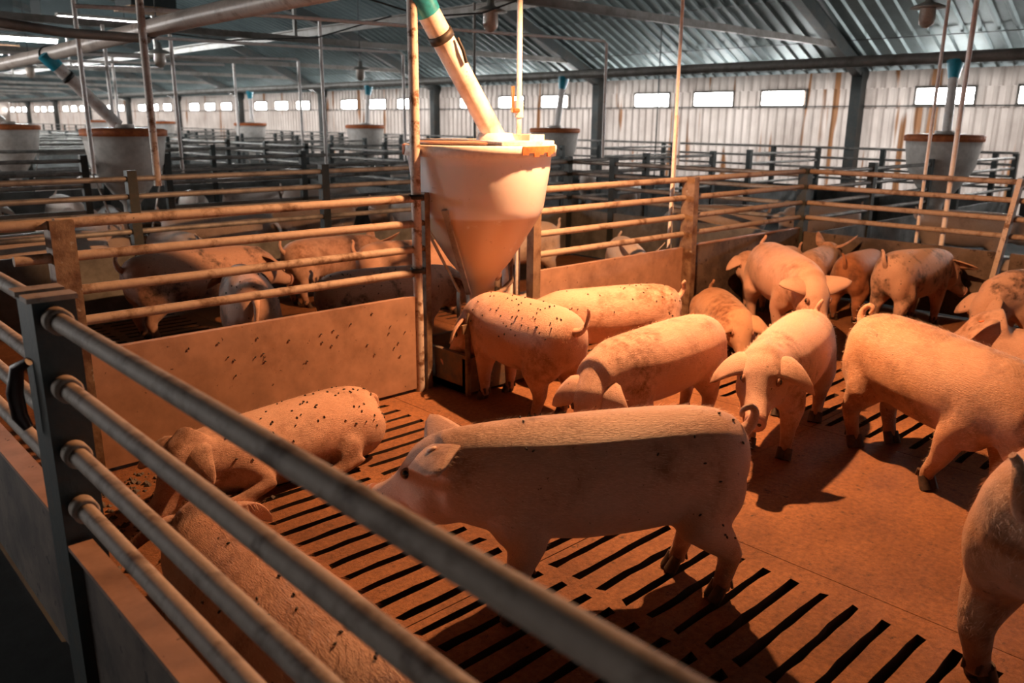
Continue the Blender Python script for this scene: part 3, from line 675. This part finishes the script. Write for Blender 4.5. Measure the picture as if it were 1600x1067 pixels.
def ell(mb, c, r, n=12, k=8, rot=None):
    vs = []; fs = []
    for i in range(k + 1):
        a = math.pi * i / k
        for j in range(n):
            t = 2 * math.pi * j / n; q = Vector((r[0] * math.sin(a) * math.cos(t), r[1] * math.sin(a) * math.sin(t), r[2] * math.cos(a)))
            if rot: q = rot @ q
            vs.append(Vector(c) + q)
    for i in range(k):
        for j in range(n): q = (j + 1) % n; fs.append((i * n + j, (i + 1) * n + j, (i + 1) * n + q, i * n + q))
    mb.add(vs, fs, True)
def ear(mb, base, out, fwd, upv, length=.17, width=.058, droop=.5, fold=.3, mi=0):
    """leaf shaped ear: grows along out+fwd, sags at the tip, cupped across"""
    d = (out + fwd).normalized(); nrm = upv.copy(); nrm = (nrm - d * nrm.dot(d)).normalized(); s = nrm.cross(d)
    nu, nv = 9, 6; g = []
    for i in range(nu + 1):
        u = i / nu; wd = width * min(1.0, .80 + u * .9) * (1 - max(0, u - .2) / .8) ** .58 + .002
        c = base + d * length * (u - droop * .25 * u * u) - nrm * length * droop * u * u
        for j in range(nv + 1):
            v = -1 + 2 * j / nv
            g.append(c + s * wd * v - nrm * fold * wd * (v * v) * (1 - .5 * u) + nrm * fold * wd * .3)
    m = len(g); th = .0045
    vs = [p + nrm * th for p in g] + [p - nrm * th for p in g]; fs = []; W = nv + 1
    for i in range(nu):
        for j in range(nv):
            a, b, c, d_ = i * W + j, i * W + j + 1, (i + 1) * W + j + 1, (i + 1) * W + j
            fs.append((a, b, c, d_)); fs.append((m + d_, m + c, m + b, m + a))
    edge = [i * W for i in range(nu + 1)] + [nu * W + j for j in range(1, W)] + [i * W + nv for i in range(nu - 1, -1, -1)]
    for a, b in zip(edge[:-1], edge[1:]): fs.append((a, a + m, b + m, b))
    mb.add(vs, fs, True, mi)
    k_ = 3 * W + nv // 2; return g[k_] + nrm * th, nrm
def pig_mesh(name, lie=False, hyaw=0, hpitch=-35, legs=(0, 0, 0, 0), bend=0, neck=0.0, tail='up', ears=(.5, .5), earf=(.45, .45), earv=None, mat='skin_pink', voxel=.0135, seed=0, side=1, fat=1.0, detail=True):
    mb = MB(); rnd = random.Random(seed)
    zb = -.265 if lie else 0.0           # lying pigs rest on the belly
    bendf = lambda x: bend * x * abs(x)
    def P(x, y, z): return Vector((x, y + bendf(x), z))
    T = [(-.548, .478, .035, .045), (-.535, .476, .078, .095), (-.50, .472, .118, .140), (-.44, .466, .150, .172), (-.35, .460, .170, .192), (-.22, .452, .180, .202), (-.08, .444, .184, .208), (.06, .440, .182, .207), (.18, .443, .174, .200), (.28, .450, .162, .190), (.37, .458, .148, .176), (.45, .466 + neck * .3, .132, .158), (.53, .474 + neck * .7, .116, .136)]
    path = []
    for x, z, hw, hh in T:
        if lie: hw *= 1.13; hh *= .95
        path.append((P(x, 0, z + zb), Vector((1, 2 * bend * abs(x), 0)), (0, 0, 1), hw * fat, hh))
    rings(mb, path, 22)
    # head
    by = R(hyaw); bp = R(hpitch); tan = Vector((1, 2 * bend * .5, 0)).normalized()
    fwd = Matrix.Rotation(by, 3, 'Z') @ tan; fwd = (fwd * math.cos(bp) + Vector((0, 0, 1)) * math.sin(bp)).normalized()
    lft = Vector((0, 0, 1)).cross(fwd).normalized(); hup = fwd.cross(lft).normalized()
    nk = P(.46, 0, .468 + neck + zb * (.80 if lie else 1))
    H = [(-.04, .0, .122, .142), (.03, .004, .120, .136), (.09, .010, .114, .126), (.14, .004, .100, .112), (.19, -.016, .079, .090), (.24, -.034, .063, .068), (.29, -.043, .055, .056), (.325, -.045, .052, .050), (.342, -.043, .055, .049), (.352, -.043, .050, .044)]
    rings(mb, [(nk + fwd * a + hup * b, fwd, hup, hw, hh) for a, b, hw, hh in H], 18)
    RM = Matrix((fwd, lft, hup)).transposed()
    ell(mb, nk + fwd * .08 - hup * .085, (.13, .092, .075), rot=RM)       # jowl
    for s in (-1, 1):
        ell(mb, nk + fwd * .10 + lft * s * .068 - hup * .035, (.085, .055, .080), rot=RM)
        ell(mb, nk + fwd * .125 + lft * s * .060 + hup * .070, (.040, .026, .026), rot=RM)     # brow
    # legs
    hooves = []; hz = .045
    if not lie:
        for i, s in ((0, 1), (1, -1)):
            dx = legs[i]
            pts = [P(.29, s * .060, .46), P(.27, s * .088, .35), P(.245 + dx * .25, s * .108, .265), P(.268 + dx * .65, s * .102, .155), P(.262 + dx * .95, s * .100, .070), P(.270 + dx, s * .100, .030)]
            mb.tube(pts, [.070, .086, .066, .043, .033, .036], 12); hooves.append(P(.275 + dx, s * .10, 0))
            ell(mb, P(.28, s * .088, .385), (.115, .080, .150))
        for i, s in ((2, 1), (3, -1)):
            dx = legs[i]
            pts = [P(-.37, s * .055, .46), P(-.35, s * .085, .36), P(-.33 + dx * .2, s * .112, .29), P(-.400 + dx * .55, s * .108, .215), P(-.425 + dx * .8, s * .105, .165), P(-.395 + dx * .95, s * .103, .075), P(-.385 + dx, s * .103, .030)]
            mb.tube(pts, [.08, .105, .086, .058, .043, .033, .037], 12); hooves.append(P(-.378 + dx, s * .103, 0))
            ell(mb, P(-.385, s * .082, .400), (.135, .092, .160))
    else:
        for s in (1, -1):
            z0 = .035
            # hind leg folded: thigh bulge, hock on the floor, foot forward
            ell(mb, P(-.36, s * .135, .165), (.17, .085, .145))
            mb.tube([P(-.34, s * .12, .15), P(-.24, s * .165, .12), P(-.20, s * .19, .085), P(-.30, s * .21, .05), P(-.17, s * .225, z0), P(-.10, s * .225, z0)], [.08, .085, .060, .042, .033, .035], 12)
            mb.tube([P(.28, s * .12, .16), P(.22, s * .19, .08), P(.36, s * .20, z0 + .01), P(.48, s * .19, z0)], [.09, .055, .036, .033], 12)
            ell(mb, P(.28, s * .115, .17), (.12, .07, .12))
    v, f = remesh(mb, voxel, 12)
    out = MB(); out.add([Vector(x) for x in v], f, True)
    # hooves: two toes and two dew claws each
    if not lie:
        for k, h in enumerate(hooves):
            for t in (-1, 1):
                o_ = Vector((.008, t * .017, 0))
                out.tube([h + o_ + Vector((-.012, 0, .055)), h + o_ + Vector((.002, 0, .025)), h + o_ + Vector((.016, 0, 0))], [.021, .023, .024], 8, 1)
                if detail: out.tube([h + Vector((-.030, t * .016, .075)), h + Vector((-.043, t * .018, .045))], [.011, .005], 6, 1)
    else:
        for s in (1, -1):
            for q in (P(-.085, s * .225, .028), P(.50, s * .19, .028)):
                for t in (-1, 1): out.tube([q + Vector((-.03, t * .016, .006)), q + Vector((.012, t * .016, 0)), q + Vector((.045, t * .014, -.012))], [.020, .022, .012], 8, 1)
    # ears, eyes, snout disc
    esurf = {}
    for i, s in enumerate((1, -1)):
        base = nk + fwd * .045 + lft * s * .050 + hup * .088
        if earv and i in earv:
            (l_, u_, f_), (nl, nu_, nf), ln_, wd_ = earv[i]; z0_ = Vector((0, 0, 0))
            esurf[s] = ear(out, base + hup * .022, lft * s * l_ + hup * u_, fwd * f_, lft * s * nl + hup * nu_ + fwd * nf, ln_, wd_, ears[i], .35)
        else: esurf[s] = ear(out, base, lft * s * .80 + hup * .16, fwd * earf[i] * 1.3, hup - lft * s * .1 + fwd * .1, .215, .078, ears[i], .35)
        ec = nk + fwd * .150 + lft * s * .083 + hup * .050
        e1 = MB(); ell(e1, ec - lft * s * .004, (.026, .012, .020), 10, 8, rot=Matrix((fwd, lft, hup)).transposed()); out.add(e1.v, e1.f, True, 4)
        e0 = MB(); ell(e0, ec + lft * s * .001, (.0145, .0125, .0145), 10, 8); out.add(e0.v, e0.f, True, 2)
    sc_ = nk + fwd * .362 - hup * .043
    out.tube([sc_ - fwd * .012, sc_ + fwd * .002, sc_ + fwd * .006], [.051, .050, .040], 16, 3)
    for s in (1, -1): out.tube([sc_ + fwd * .004 + lft * s * .019, sc_ + fwd * .0085 + lft * s * .019], [.011, .009], 8, 2)
    # tail
    b = P(-.54, 0, .545 + zb)
    if tail == 'curl':
        pts = [b + Vector((.03, 0, -.01)), b + Vector((-.02, 0, .03)), b + Vector((-.03, .01, .075)), b + Vector((-.005, .025, .105)), b + Vector((.025, .025, .095)), b + Vector((.02, .01, .07))]
    elif tail == 'up':
        pts = [b + Vector((.03, 0, -.02)), b + Vector((-.02, .0, .02)), b + Vector((-.035, .005, .07)), b + Vector((-.02, .02, .105)), b + Vector((-.03, .03, .125))]
    elif tail == 'side':
        pts = [b + Vector((.03, 0, -.01)), b + Vector((-.03, -.01, .0)), b + Vector((-.05, -.035, .03)), b + Vector((-.04, -.06, .07)), b + Vector((-.05, -.055, .11)), b + Vector((-.06, -.04, .12))]
    else:
        pts = [b + Vector((.03, 0, 0)), b + Vector((-.025, 0, -.01)), b + Vector((-.035, .005, -.07)), b + Vector((-.03, .015, -.14))]
    rr_ = [.030, .021, .015, .012, .009, .007][:len(pts)]; P2 = []; R2 = []; m_ = len(pts)
    for i in range(m_ - 1):
        p0, p1_, p2, p3 = pts[max(i - 1, 0)], pts[i], pts[i + 1], pts[min(i + 2, m_ - 1)]
        for q in range(4):
            u = q / 4; P2.append(.5 * (2 * p1_ + (p2 - p0) * u + (2 * p0 - 5 * p1_ + 4 * p2 - p3) * u * u + (3 * p1_ - p0 - 3 * p2 + p3) * u ** 3)); R2.append(rr_[i] + (rr_[i + 1] - rr_[i]) * u)
    P2.append(pts[-1]); R2.append(rr_[-1]); out.tube(P2, R2, 9)
    me = out.mesh(name, [mat, 'hoof', 'eye_black', 'snout_pink', 'eyelid'])
    return me, dict(nk=nk, fwd=fwd, lft=lft, hup=hup, ear=esurf)
PIGS = {}
def pig(key, x, y, heading, s, label, group='pigs in the near pen', tagged=None, zoff=0.0, lx=1.0, **kw):
    me, h = pig_mesh('pig', seed=hash(key) % 1000 if False else len(PIGS) * 7 + 3, **kw)
    o = bpy.data.objects.new('pig', me); C.objects.link(o); o.location = (x, y, zoff); o.rotation_euler = (0, 0, R(heading)); o.scale = (s * lx, s, s)
    tag(o, label, 'pig', group); PIGS[key] = o
    if tagged:
        sd, mt, fo = tagged; mb = MB(); c, nr_ = h['ear'][sd]
        mb.lathe([(0, .006), (.015, .005), (.017, .001), (.017, -.002), (0, -.002)], c, 14, axis=nr_)
        tg = mb.build('ear_tag', mt, None); tg.parent = o
    return o
pig('main', 1.83, 1.555, 147.6, .97, 'large pale pig standing sideways in the foreground, facing left', lx=.95, hyaw=-30, hpitch=-17, neck=.01, legs=(.03, -.05, -.06, .02), tail='curl', ears=(.22, -.1), earf=(-.22, .45), earv={0: ((.74, .06, -.34), (.12, 1.0, .06), .205, .092)}, mat='skin_main', voxel=.0115, tagged=(1, 'tag_plastic', -.03))
pig('lying', 1.56, 3.08, 184, .86, 'fly-covered pig lying by the pale board with its rump toward the feeder', lie=True, hyaw=20, hpitch=-28, tail='down', mat='skin_pink')
pig('lying_near', .86, 1.80, 88, 1.0, 'pig lying close behind the blurred near fence at bottom left', lie=True, hyaw=-10, hpitch=-25, tail='down', mat='skin_pink', voxel=.0115)
pig('feeder', 2.93, 3.03, 84, .93, 'plump fly-specked pig at the feeder seen from behind, tail up', lx=.84, hyaw=38, hpitch=-38, neck=-.05, legs=(.0, .02, .08, .08), tail='side', fat=1.12)
pig('behind_feeder', 3.72, 3.10, 152, .85, 'pale pig behind the feeder pig, facing left toward the hopper', hyaw=10, hpitch=-40, neck=-.05, tail='up')
pig('moving', 3.10, 2.27, 180, .88, 'pig with lowered head walking left behind the foreground pig', hyaw=14, hpitch=-46, neck=-.07, legs=(.05, -.06, .05, -.05), tail='down', ears=(.5, .5), earf=(.5, .5), mat='skin_pink', fat=1.04)
pig('low', 5.0, 3.10, 226, .84, 'tan pig resting low in front of the tapered wooden post, facing the camera', lie=True, hyaw=0, hpitch=-35, tail='up', mat='skin_tan')
pig('facing', 3.58, 1.85, 194, .90, 'pig standing face to the camera with drooping ears, right of centre', hyaw=12, hpitch=-20, neck=.03, legs=(.02, -.03, .02, .04), tail='up', ears=(.75, .75), earf=(.25, .25))
pig('turned', 3.64, 1.17, 241, 1.0, 'large tan pig at right turned away with curly tail up and head hidden', hyaw=25, hpitch=-45, neck=-.06, legs=(.0, -.17, .0, .0), tail='curl', mat='skin_tan')
pig('edge', 2.70, .345, -10, 1.13, 'large pig cut by the right edge in the foreground, rump to the camera', hyaw=0, hpitch=-30, tail='up', mat='skin_tan', voxel=.0115)
pig('corner', 5.40, 2.88, 228, .98, 'long pale pig stepping toward the camera with ears spread, near the far corner', hyaw=8, hpitch=-36, neck=-.02, legs=(.08, -.05, -.03, .05), tail='up', ears=(.1, .15), earf=(.0, .0))
pig('face_corner', 6.22, 3.45, 178, .76, 'pig whose face looks out from behind others in the far corner', hyaw=38, hpitch=-22, neck=.07, ears=(.6, .6), mat='skin_pink')
pig('away_ears', 6.40, 3.13, 14, .80, 'pig seen from behind with pointed ears showing over its rump, far corner', lx=.85, hyaw=-15, hpitch=-5, neck=.06, ears=(-.5, -.5), tail='down', mat='skin_pink')
pig('reddish', 6.45, 2.79, 6, .82, 'reddish brown muddy pig seen from behind at the back fence', lx=.85, hyaw=0, hpitch=-40, neck=-.05, tail='up', mat='skin_red')
pig('spotted_rump', 6.42, 2.37, -10, .92, 'pale muddy pig seen from behind beside the reddish one, head at the back fence', lx=.78, hyaw=-25, hpitch=-30, tail='up', mat='skin_spotted', ears=(0, 0))
pig('edge_far', 6.30, 1.42, 146, .92, 'muddy pig at the right edge with lowered head facing left', hyaw=5, hpitch=-50, neck=-.06, mat='skin_spotted', ears=(.3, .3), earf=(.7, .7))
pig('edge_lying', 5.46, 1.02, 104, .95, 'pale pig resting at the right edge with orange ear tag', lie=True, hyaw=10, hpitch=-15, neck=.08, mat='skin_pink', tagged=(1, 'tag_orange', .06), ears=(.5, .5), earf=(.8, .8))
G2 = 'pigs in the pen behind the lit fence'
pig('left_stand', 2.30, 5.70, 4, .95, 'pale shadow-striped pig standing behind the lit fence at left', G2, hyaw=0, hpitch=-20, mat='skin_spotted', voxel=.016)
pig('left_away', 2.22, 4.75, 70, .92, 'narrow pig seen from behind between two others behind the lit fence', G2, hyaw=0, hpitch=-20, tail='down', mat='skin_spotted', voxel=.016)
pig('left_spotted', 3.0, 4.36, -8, .90, 'black-spotted pig standing close behind the lit fence beside the tall pipe', G2, hyaw=-5, hpitch=-15, tail='up', mat='skin_spotted', voxel=.016)
pig('left_ear', 3.85, 5.15, -18, .92, 'pig with one raised ear behind the spotted pig', G2, hyaw=10, hpitch=-25, ears=(-.5, -.4), voxel=.016)
pig('left_back', 3.6, 6.05, 5, .85, 'pig head with upright ears between the striped pig and the fence', G2, hyaw=0, hpitch=-15, ears=(-.5, -.5), voxel=.016)
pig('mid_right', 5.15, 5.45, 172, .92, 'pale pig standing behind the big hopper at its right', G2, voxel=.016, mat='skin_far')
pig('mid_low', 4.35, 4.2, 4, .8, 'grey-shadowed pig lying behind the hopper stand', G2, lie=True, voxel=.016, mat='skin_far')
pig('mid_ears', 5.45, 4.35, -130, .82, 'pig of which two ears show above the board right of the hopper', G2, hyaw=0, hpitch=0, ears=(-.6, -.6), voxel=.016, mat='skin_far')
# far pigs: four shared bodies
far_kinds = []
for i, kw in enumerate((dict(hpitch=-20), dict(hpitch=-50, neck=-.06), dict(lie=True), dict(hpitch=-30, hyaw=30))):
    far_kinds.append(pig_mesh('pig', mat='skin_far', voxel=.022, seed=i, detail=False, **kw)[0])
rnd = random.Random(11)
def far_pig(x, y, h, s, k, label, group):
    o = bpy.data.objects.new('pig', far_kinds[k]); C.objects.link(o); o.location = (x, y, 0); o.rotation_euler = (0, 0, R(h)); o.scale = (s, s, s); tag(o, label, 'pig', group)
far_pig(8.05, 5.15, 128, .95, 0, 'pale pig with rump up behind the pen corner, left of the back fence', 'pigs in the far row')
far_pig(9.0, 5.55, 20, .85, 2, 'pale pig lying behind the pen corner', 'pigs in the far row')
far_pig(9.6, 3.05, -60, .95, 0, 'grey pig standing behind the back fence at right', 'pigs in the far row')
far_pig(9.4, 4.6, 150, .9, 3, 'pig under the far divider rails behind the back fence', 'pigs in the far row')
far_pig(8.5, 2.2, 80, .9, 2, 'dim pig lying behind the back fence', 'pigs in the far row')
PENS = [(6.6, 9.3, 'between the first and second dividers'), (9.6, 12.2, 'between the second and third dividers'), (12.5, 15.1, 'in the pens beyond the third divider')]
for y0, y1, w_ in PENS:
    spots = []
    for q in range(400):
        x, y = rnd.uniform(1.3, 6.2), rnd.uniform(y0 + .6, y1 - .6)
        if all(math.hypot(x - a, (y - b) * 1.3) > 1.08 for a, b in spots) and not (2.2 < x < 4.2 and (abs(y - 9.45) < .9 or abs(y - 14.6) < .9)): spots.append((x, y))
        if len(spots) == 12: break
    spots.sort(key=lambda q: q[0] / q[1])
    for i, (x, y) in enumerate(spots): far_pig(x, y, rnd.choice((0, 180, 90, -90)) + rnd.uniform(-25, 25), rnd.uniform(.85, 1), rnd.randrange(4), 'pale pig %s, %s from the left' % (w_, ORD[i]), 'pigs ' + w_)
spots = []
for q in range(400):
    x, y = rnd.uniform(7.8, 12.4), rnd.uniform(6.9, 14)
    if abs((y - 3.7) % 2.9) < .75 or abs((y - 3.7) % 2.9) > 2.15: continue
    if all(math.hypot(x - a, y - b) > 1.4 for a, b in spots) and not (abs(x - 10.5) < .9 and abs(y - 10.1) < .9): spots.append((x, y))
    if len(spots) == 12: break
spots.sort(key=lambda q: q[0] / q[1])
for i, (x, y) in enumerate(spots): far_pig(x, y, rnd.uniform(0, 360), rnd.uniform(.85, 1), rnd.randrange(4), 'distant pale pig in the far pen row, %s from the left' % ORD[i], 'distant pigs by the windows')

# ------------------------------------------------------------------ bristles on the nearest pigs
def bristles(o, n, seed, ln=.022):
    r = np.random.default_rng(seed); me = o.data; k = len(me.polygons)
    ctr = np.empty(k * 3); me.polygons.foreach_get('center', ctr); ctr = ctr.reshape(-1, 3)
    nr = np.empty(k * 3); me.polygons.foreach_get('normal', nr); nr = nr.reshape(-1, 3)
    mi = np.empty(k, dtype=np.int32); me.polygons.foreach_get('material_index', mi)
    ar = np.empty(k); me.polygons.foreach_get('area', ar)
    wgt = ar * (mi == 0) * (ctr[:, 2] > .10) * np.where(nr[:, 2] > -.2, 1.0, .25)
    ids = r.choice(k, n, p=wgt / wgt.sum()); c = ctr[ids] + r.normal(0, .004, (n, 3)); nn = nr[ids]
    back = np.array([-1.0, 0, -.25]) + r.normal(0, .22, (n, 3)); back -= nn * (back * nn).sum(1, keepdims=True)
    back /= np.linalg.norm(back, axis=1, keepdims=True); d = back * .95 + nn * .30
    sd = np.cross(d, nn); sd /= np.linalg.norm(sd, axis=1, keepdims=True); l = ln * r.uniform(.55, 1.2, (n, 1)); w_ = .0006
    v = np.empty((n, 3, 3)); v[:, 0] = c - nn * .002 - sd * w_; v[:, 1] = c - nn * .002 + sd * w_; v[:, 2] = c + d * l
    m2 = bpy.data.meshes.new('bristles'); m2.from_pydata(v.reshape(-1, 3).tolist(), [], np.arange(n * 3).reshape(-1, 3).tolist()); m2.materials.append(MATS['bristle'])
    b_ = bpy.data.objects.new('bristles', m2); C.objects.link(b_); b_.parent = o; b_['kind'] = 'stuff'
for i, (key, n) in enumerate((('main', 11000), ('lying_near', 9000), ('edge', 8000), ('feeder', 6000), ('lying', 5000), ('moving', 5000), ('facing', 6000), ('turned', 8000), ('behind_feeder', 4000))):
    bristles(PIGS[key], n, i, .042 if key == 'lying_near' else .022)

# ------------------------------------------------------------------ flies
bpy.context.view_layer.update()
fm = MB(); ell(fm, (0, 0, .003), (.0065, .0032, .0032), 7, 5); fly_me = fm.mesh('fly', 'fly')
def bvh(o):
    dg = bpy.context.evaluated_depsgraph_get(); me = o.data; mw = o.matrix_world
    return BVHTree.FromPolygons([mw @ v.co for v in me.vertices], [tuple(p.vertices) for p in me.polygons])
def fly_at(p, n, label, group, rn):
    o = bpy.data.objects.new('fly', fly_me); C.objects.link(o); o.location = p
    q = n.to_track_quat('Z', 'Y'); o.rotation_mode = 'QUATERNION'; o.rotation_quaternion = q @ Matrix.Rotation(rn.uniform(0, 6.28), 3, 'Z').to_quaternion()
    tag(o, label, 'fly', group)
fr_ = random.Random(3)
for key, n, lab in (('lying', 60, 'tiny black fly on the pig lying by the board'), ('feeder', 55, 'tiny black fly on the pig at the feeder'), ('behind_feeder', 30, 'tiny black fly on the pale pig behind the feeder pig'),
                    ('main', 16, 'tiny black fly on the large foreground pig'), ('lying_near', 34, 'tiny black fly on the pig behind the near fence'), ('left_spotted', 26, 'tiny black fly on the spotted pig behind the lit fence'), ('left_away', 16, 'tiny black fly on the narrow pig behind the lit fence')):
    o = PIGS[key]; mw = o.matrix_world; nm = mw.to_3x3().inverted().transposed(); cand = []
    for pl in o.data.polygons:
        if pl.material_index: continue
        q = mw @ pl.center; nn = (nm @ pl.normal).normalized(); x_ = pl.center.x
        if q.z > .16 and nn.z > .12 and -.5 < x_ < .38 and nn.dot((Vector((0, 0, 1.5)) - q).normalized()) > .05: cand.append((q, nn, x_))
    c = 0
    while c < n:
        q, nn, x_ = fr_.choice(cand)
        if fr_.random() > .35 + .9 * max(0, -x_): continue        # they gather toward the rump
        fly_at(q, nn, lab, 'flies ' + lab[15:], fr_); c += 1
for i in range(26):
    fly_at(Vector((fr_.uniform(1.3, 2.6), YF - .019, fr_.uniform(.22, .53))), Vector((0, -1, 0)), 'tiny black fly on the pale board left of the feeder', 'flies on the pale board', fr_)

# ------------------------------------------------------------------ manure crumbs in the pen corner
mn = MB(); mr_ = random.Random(9)
for i in range(420):
    x = .62 + abs(mr_.gauss(0, .26)); y = 3.52 - abs(mr_.gauss(0, .38)); q = mr_.uniform(.006, .020)
    if x > 1.25 and mr_.random() < .8: continue
    vs = [(x + q * mr_.uniform(.6, 1.3) * a, y + q * mr_.uniform(.6, 1.3) * b, z * q * mr_.uniform(.5, 1.0)) for a, b, z in ((1, 0, 0), (0, 1, 0), (-1, 0, 0), (0, -1, 0), (.2, .1, 1), (-.3, -.2, .8))]
    mn.add(vs, [(0, 1, 4), (1, 2, 5), (1, 5, 4), (2, 3, 5), (3, 0, 4), (3, 4, 5)])
tag(mn.build('manure', 'hoof', None, (.9, 3.2, 0)), 'dark manure crumbs on the floor in the left pen corner', 'manure', kind='stuff')
